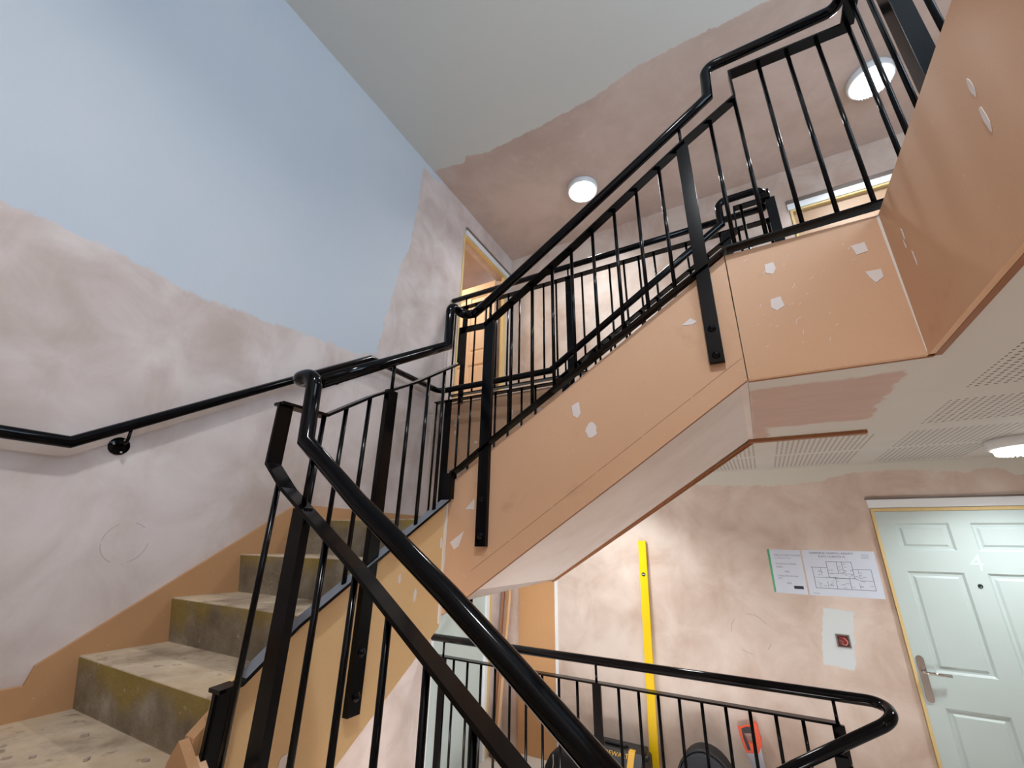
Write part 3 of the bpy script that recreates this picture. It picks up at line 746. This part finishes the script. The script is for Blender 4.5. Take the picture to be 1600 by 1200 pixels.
# ------------------------------------------------------------------ ceiling lights
def bulkhead(label, x, y, z, group=None, k=1.0):
    t = Thing('ceiling_light', label, 'ceiling light', (x, y, z), group)
    t.part('base_ring', MB().lathe([(.0001,0),(.150,0),(.152,-.012),(.150,-.050),(.138,-.056),(.128,-.050),(.0001,-.048)], 40, axis=(x,y,z)), 'plastic')
    t.part('diffuser', MB().lathe([(.132,-.051),(.126,-.068),(.10,-.078),(.06,-.083),(.0001,-.084)], 40, axis=(x,y,z)), 'emit')
    m = MB()
    for i in range(36):
        a = 2*PI*i/36
        m.box(-.0016,.0016,.106,.126,-.083,-.060); 
        R = Matrix.Translation((x,y,z)) @ Matrix.Rotation(a,4,'Z')
        for q in range(8): m.v[-8+q] = R @ m.v[-8+q]
    t.part('prism_ribs', m, 'plastic')
    l = bpy.data.lights.new('led_board', 'AREA'); l.shape = 'DISK'; l.size = .24; l.energy = LAMP_W*k; l.color = (.95, .98, 1); l.spread = 2.45
    lo = bpy.data.objects.new('led_board', l); COL.objects.link(lo); lo.parent = t.o; lo.location = (0, 0, -.088)
    return t
bulkhead('round white LED ceiling light on bare plaster, above the middle of the upper flight', -1.05, 3.27, CL, k=.66)
bulkhead('round white LED ceiling light glaring behind the railing bars, top right', 1.28, 3.27, CL, k=.8)
bulkhead('round LED ceiling light under the perforated lower ceiling at the right edge', 1.345, 3.38, SO, k=.5)
bulkhead('round LED ceiling light over the lower corridor, hidden behind the sloping soffit', -1.05, 3.36, SO, k=.42)
bulkhead('round white LED ceiling light over the stairs behind the viewer', .25, -.45, CL, k=2.0)
bulkhead('unseen round LED ceiling light added under the upper landing as fill', 1.5, .2, SO)  # lamp out of view, added so the floor bounces light up to the soffits

# ------------------------------------------------------------------ notices and switch box on the lower back wall
yb = BU-.0005
def sheet(t, q, mat='paper'):
    return t.part('sheet', MB().prism([(a, BU, b) for a, b in q], (0, -.0015, 0)), mat)
n1 = Thing('notice', 'small white portrait notice with a green left edge, taped to the plaster', 'notice', (.13, BU, -.15))
sheet(n1, [(.028,-.293),(.228,-.297),(.230,.001),(.028,.004)])
n1.part('green_strip', MB().prism([(.020,BU,-.290),(.028+.004,BU,-.290),(.034,BU,.004),(.018,BU,.004)], (0,-.002,0)), 'green')
yt = BU-.0018
m = MB(); text_on_y(m, 'FIRE ACTION CLOUDS', .060, -.042, .0165, yt); text_on_y(m, 'IN THE EVENT OF FIRE', .060, -.060, .010, yt)
text_on_y(m, 'Harperbury Hospital', .060, -.100, .0155, yt); text_on_y(m, 'Radlett', .060, -.122, .0145, yt)
text_on_y(m, 'Contact the site team', .060, -.182, .0145, yt); text_on_y(m, 'office', .060, -.198, .0125, yt)
for z in (-.145, -.152, -.222, -.229): m.box(.110, .140, yt-.0004, yt, z-.001, z+.001)
n1.part('print', m, 'greyink')
n1.part('dark_label', MB().box(.150,.208,yt-.0005,yt,-.262,-.242), 'darkink')
n2 = Thing('notice', 'wide white sheet with a black floor plan, pinned left of the numbered door', 'floor plan sheet', (.45, BU, -.15))
sheet(n2, [(.238,-.297),(.662,-.296),(.664,.001),(.240,.003)])
m = MB(); text_on_y(m, 'HARPERBURY HOSPITAL, RADLETT', .415, -.022, .0165, yt, 'CENTER'); text_on_y(m, 'PLOTS 1-6 (BLOCK A)', .415, -.044, .0165, yt, 'CENTER')
text_on_y(m, 'Floor plan', .262, -.285, .009, yt)
n2.part('heading', m, 'ink')
m = MB()
def ln(x0_, z0_, x1_, z1_, w=.0022):
    m.box(min(x0_,x1_)-w/2, max(x0_,x1_)+w/2, yt-.0004, yt, min(z0_,z1_)-w/2, max(z0_,z1_)+w/2)
A = (.285,.605,-.118,-.250)
ln(.278,-.112,.375,-.112); ln(.375,-.112,.375,-.072); ln(.375,-.072,.520,-.072); ln(.520,-.072,.520,-.118); ln(.520,-.118,.622,-.118)
ln(.622,-.118,.622,-.248); ln(.285,-.248,.622,-.248); ln(.285,-.112,.285,-.248); ln(.375,-.112,.375,-.178); ln(.520,-.118,.520,-.178)
ln(.375,-.178,.520,-.178,.003); ln(.435,-.072,.435,-.150); ln(.465,-.072,.465,-.130); ln(.375,-.150,.520,-.150,.0014); ln(.410,-.178,.410,-.248); ln(.490,-.178,.490,-.248)
ln(.285,-.178,.365,-.178,.0014); ln(.535,-.190,.622,-.190,.0014); ln(.550,-.118,.550,-.175,.0014); ln(.335,-.112,.335,-.165,.0014); ln(.360,-.200,.360,-.248,.0014); ln(.540,-.205,.540,-.248,.0014)
for i in range(46):
    rx, rz = random.uniform(.295,.600), random.uniform(-.240,-.125); w_ = random.uniform(.008,.022)
    m.box(rx, rx+w_, yt-.0004, yt, rz, rz+.0016)
for i in range(8):
    rx, rz = random.uniform(.385,.50), random.uniform(-.145,-.085); m.box(rx, rx+.014, yt-.0004, yt, rz, rz+.0016)
n2.part('plan_lines', m, 'ink')
m = MB()
for i in range(4): m.box(.585, .628, yt-.0004, yt, -.022-i*.008, -.0205-i*.008)
n2.part('small_print', m, 'greyink')

sw = Thing('switch_back_box', 'open red switch back box with loose cables in a patch of white paint', 'switch box', (.374, BU, -.57))
sw.part('box_rim', MB().box(.335,.343,BU-.004,BU,-.608,-.530).box(.405,.413,BU-.004,BU,-.608,-.530).box(.343,.405,BU-.004,BU,-.608,-.602).box(.343,.405,BU-.004,BU,-.536,-.530), 'galv')
sw.part('box_back', MB().box(.343,.405,BU-.0015,BU+.0,-.602,-.536), 'darkred')
sw.part('red_insert', MB().prism([(.374+.025*math.cos(a), BU-.002, -.569+.025*math.sin(a)) for a in [2*PI*i/16 for i in range(16)]], (0,-.004,0)), 'red')
sw.part('cable', MB().tube(fillet([(.380,BU-.006,-.548),(.398,BU-.02,-.570),(.385,BU-.018,-.592),(.362,BU-.006,-.585)], {1:.012,2:.012}, 5), .0028, 8), 'wire_r', label='pink loose cable')
sw.part('cable', MB().tube(fillet([(.352,BU-.006,-.560),(.366,BU-.022,-.566),(.372,BU-.012,-.582)], {1:.008}, 5), .0035, 8), 'wire_g', label='grey cable end')

# ------------------------------------------------------------------ timber, level and tools in the lower corridor
tm = Thing('timber_length', 'pale planed timber length leaning in the corner of the lower corridor', 'timber', (-2.18, 3.8, F0))
tm.part('length', MB().prism([(-2.235,3.77,F0), (-2.185,3.73,F0), (-2.130,3.91,.10), (-2.180,3.95,.10)], (.012,.020,0)), 'timber')
tm2 = Thing('timber_length', 'thin brown timber strip leaning left of the pale timber in the corridor corner', 'timber', (-2.24, 3.72, F0))
tm2.part('length', MB().prism([(-2.255,3.80,F0), (-2.250,3.77,F0), (-2.232,3.93,.05), (-2.238,3.955,.05)], (.012,.018,0)), 'timber2')

lv = Thing('spirit_level', 'long yellow spirit level standing upright against the plaster of the lower corridor', 'spirit level', (-.945, 3.90, F0))
lx0, lx1, ly0, ly1, lz1 = -.940, -.908, 3.90, 3.962, .052
def lev(u, d, h):   # u across face 0..1, d depth, h height 0..1
    zb_ = F0; return Vector((lx0+(lx1-lx0)*h - .031 + u*.062, ly0+(ly1-ly0)*h + d, zb_+(lz1-zb_)*h))
m = MB(); P = []
body = MB().sweep([(.031,-.012),(.031,-.008),(.024,-.005),(.024,.005),(.031,.008),(.031,.012),(-.031,.012),(-.031,.008),(-.024,.005),(-.024,-.005),(-.031,-.008),(-.031,-.012)],
        [(lx0, ly0, F0+.012), (lx1, ly1, lz1-.012)], (1,0,0))
lv.part('body', body, 'yellow', bevel=.001)
lv.part('end_cap', MB().sweep([(.032,-.013),(.032,.013),(-.032,.013),(-.032,-.013)], [(lx0,ly0,F0),(lx0,ly0,F0+.014)], (1,0,0)), 'dark')
lv.part('end_cap', MB().sweep([(.032,-.013),(.032,.013),(-.032,.013),(-.032,-.013)], [(lx1,ly1,lz1-.014),(lx1,ly1,lz1)], (1,0,0)), 'yellow')
for h in (.845, .07, .46):
    c = lev(.5, -.009, h); R = Matrix.Translation(c) @ Matrix.Rotation(PI/2, 4, 'X')
    v = lv.part('vial_window', MB().lathe([(.0001,.006),(.013,.006),(.016,.004),(.017,0)], 20, mat=R), 'dark')
    lv.part('vial', MB().tube([c+Vector((-.010,-.008,0)), c+Vector((.010,-.008,0))], .004, 10), 'vial', parent=v)

bx = Thing('tool_case', 'black and yellow tool case on the corridor floor left of the spirit level', 'tool case', (-1.1, 3.7, F0))
def tilt(x, y, z):
    return Vector((x, y, z))
bx0, bx1, by0, by1, bz1 = -1.38, -.965, 3.60, 3.90, -1.365
bx.part('shell', MB().box(bx0, bx1, by0, by1, F0, bz1-.11), 'dark', bevel=.015, seg=3)
lid = bx.part('lid', MB().prism([(bx0+.0, by0, bz1-.11), (bx0+.0, by1, bz1-.11), (bx0+.0, by1-.02, bz1-.0), (bx0+.0, by0+.12, bz1)], (bx1-bx0,0,0)), 'dark', bevel=.01, seg=3)
for x in (bx0+.045, bx1-.105):
    bx.part('latch', MB().prism([(x,by0-.004,bz1-.14),(x,by0-.004,bz1-.108),(x,by0+.116,bz1+.004),(x,by0+.15,bz1+.006),(x,by0+.13,bz1-.02),(x,by0+.01,bz1-.15)], (.045,0,0)), 'tyellow', label='yellow latch', bevel=.003)
bx.part('carry_handle', MB().tube(fillet([(bx0+.12,by0+.20,bz1-.01),(bx0+.13,by0+.17,bz1+.012),(bx1-.14,by0+.17,bz1+.012),(bx1-.13,by0+.20,bz1-.01)], {1:.02,2:.02}), .012, 12), 'dark')
m = MB(); tt = text_mesh('DEWALT', .044, 'CENTER')
# lettering on the sloping front of the lid
a_ = Vector((0, .12, .11)).normalized(); nrm = Vector((0, -a_.z, a_.y))
for v in tt.v: m.v.append(Vector((-1.155, by0+.082, bz1-.0348)) + Vector((1,0,0))*v.x + a_*v.y + nrm*(.0022+v.z))
m.f = tt.f; m.mi = [0]*len(m.f); m.sm = [False]*len(m.f)
bx.part('lettering', m, 'tyellow', label='yellow lettering', parent=lid)
bx.part('side_clip', MB().box(bx1, bx1+.03, by0+.05, by1-.07, bz1-.10, bz1-.03).tube([(bx1+.02,by0+.1,bz1-.02),(bx1+.02,by1-.1,bz1-.02)], .016, 10), 'dark')

bg = Thing('tool_bag', 'round-topped black fabric tool bag right of the spirit level', 'tool bag', (-.55, 3.70, F0))
def bagprof(x):
    return [(x + .175*math.cos(a), -1.44 + .20*math.sin(a)) for a in [PI*i/16 for i in range(17)]]
cxb = -.555
pts = [(cxb+.175, F0)] + bagprof(cxb) + [(cxb-.175, F0)]
bg.part('body', MB().prism([(a, 3.64, b) for a, b in pts], (0, .17, 0), sm=True), 'fabric', bevel=.02, seg=4)
bg.part('front_pocket', MB().prism([(cxb+(a-cxb)*.95, 3.61, F0+(b-F0)*.975) for a, b in pts], (0, .05, 0)), 'fabric2', bevel=.015, seg=3)
bg.part('piping', MB().tube([(cxb+(a-cxb)*1.0, 3.645, b) for a, b in bagprof(cxb)], .008, 8), 'dark')
for x in (cxb-.10, cxb+.02, cxb+.1):
    bg.part('pleat', MB().tube([(x, 3.605, F0+.01), (x, 3.605, F0+.33-(abs(x-cxb)*.9))], .012, 8), 'fabric')
bg.part('pull_tab', MB().box(cxb-.035, cxb-.020, 3.598, 3.604, F0+.10, F0+.235), 'tyellow', label='yellow pull tab')
bg.part('side_grip', MB().tube(fillet([(cxb-.17,3.70,-1.46),(cxb-.215,3.70,-1.42),(cxb-.22,3.70,-1.50),(cxb-.175,3.70,-1.55)], {1:.02,2:.02}), .014, 10), 'dark')

bk = Thing('tool_bag', 'black bag with a hanging strap beside the boxing, mostly behind the near handrail', 'bag', (-1.6, 3.72, F0))
pts = [(-1.40,F0),(-1.42,-1.53),(-1.48,-1.46),(-1.58,-1.44),(-1.66,-1.47),(-1.71,-1.56),(-1.73,F0)]
bk.part('body', MB().prism([(a, 3.66, b) for a, b in pts], (0, .16, 0)), 'fabric', bevel=.025, seg=4)
bk.part('carry_loop', MB().tube(fillet([(-1.49,3.74,-1.47),(-1.47,3.76,-1.29),(-1.41,3.76,-1.29),(-1.39,3.76,-1.42)], {1:.03,2:.03}), .010, 10), 'dark')
bk.part('strap', MB().tube([(-1.63,3.652,-1.47),(-1.625,3.648,-1.52),(-1.635,3.648,-1.57),(-1.63,3.652,-1.64)], .004, 8), 'screw', label='thin pale strap end')

sa = Thing('hand_saw', 'hand saw with orange and black handle leaning blade down on the plaster', 'hand saw', (-.27, 3.93, F0))
def sp(x, z): return (x, 3.925+(z+1.65)*.06, z)
outer = [(-.352,-1.150),(-.338,-1.158),(-.300,-1.140),(-.262,-1.136),(-.247,-1.112),(-.238,-1.108),(-.228,-1.120),(-.222,-1.165),(-.216,-1.20),(-.215,-1.235),(-.232,-1.262),(-.245,-1.285),(-.318,-1.293),(-.328,-1.272),(-.345,-1.20)]
hole = [(-.322,-1.186),(-.268,-1.180),(-.256,-1.20),(-.262,-1.228),(-.282,-1.236),(-.302,-1.222)]
def ring_prism(mb, outer, inner, y, d, mi=0):
    bm = bmesh.new()
    vo = [bm.verts.new(sp(*p)) for p in outer]; vi = [bm.verts.new(sp(*p)) for p in inner]
    eo = [bm.edges.new((vo[i], vo[(i+1) % len(vo)])) for i in range(len(vo))]; ei = [bm.edges.new((vi[i], vi[(i+1) % len(vi)])) for i in range(len(vi))]
    r = bmesh.ops.triangle_fill(bm, use_beauty=True, edges=eo+ei)
    fs = [f for f in bm.faces]
    ex = bmesh.ops.extrude_face_region(bm, geom=fs)
    bmesh.ops.translate(bm, vec=(0, d, 0), verts=[v for v in ex['geom'] if isinstance(v, bmesh.types.BMVert)])
    bm.verts.index_update()
    mb.add([v.co.copy() for v in bm.verts], [tuple(v.index for v in f.verts) for f in bm.faces], mi); bm.free(); return mb
hnd = sa.part('handle', ring_prism(MB(), outer, hole, 0, -.024), 'orange', bevel=.003)
sa.part('grip', MB().prism([Vector(sp(*p))+Vector((0,-.0245,0)) for p in [(-.330,-1.162),(-.298,-1.146),(-.262,-1.142),(-.258,-1.176),(-.318,-1.183),(-.300,-1.226),(-.288,-1.270),(-.308,-1.276),(-.325,-1.215)]], (0,-.004,0)), 'grip', parent=hnd, label='black soft grip')
sa.part('blade', MB().prism([sp(-.318,-1.29), sp(-.226,-1.25), sp(-.196,F0+.01), sp(-.235,F0+.0)], (0,-.0015,0)), 'blade')

# ------------------------------------------------------------------ plaster chips on the lower landing
for i, (x, y, w, l, rz) in enumerate([(-2.02,.42,.018,.060,.5), (-1.80,.56,.020,.045,.2), (-1.92,.78,.006,.010,1.0), (-2.16,.50,.005,.008,.3), (-1.72,.72,.005,.009,2),
                          (-1.66,.50,.007,.012,.7), (-1.86,.65,.004,.007,.9), (-1.52,.62,.006,.010,1.3), (-1.98,.62,.005,.007,.1), (-1.58,.80,.006,.010,.4)]):
    R = Matrix.Rotation(rz, 3, 'Z'); h = .006+.25*w
    m = MB().prism([R @ Vector(p) + Vector((x,y,-.576)) for p in [(-l,-w*.7,0),(-l*.3,-w,0),(l*.9,-w*.5,0),(l,w*.4,0),(l*.1,w,0),(-l*.8,w*.6,0)]], (0,0,h))
    o = m.build('plaster_chip', 'debris', base=(x,y,-.576)); o.location = (x,y,-.576)
    lab = ['longest flat plaster chip on the lower landing, nearest the left wall', 'thick plaster chip lying in the middle of the lower landing'][i] if i < 2 else 'small crumb of plaster scattered on the lower landing'
    setp(o, lab, 'debris', 'plaster chips on the lower landing')

# ------------------------------------------------------------------ lift everything so that the lower floor is at z = 0
for o in list(COL.objects):
    if o.parent is None and o.type in {'MESH', 'EMPTY'}: o.location.z += H
# warm light of the little hall behind the upper left doorway
area('hall_light', (-3.1, 3.1, 3.28), (-3.0, 3.3, 1.2), .3, .3, 12, (1, .80, .55), 'DISK')
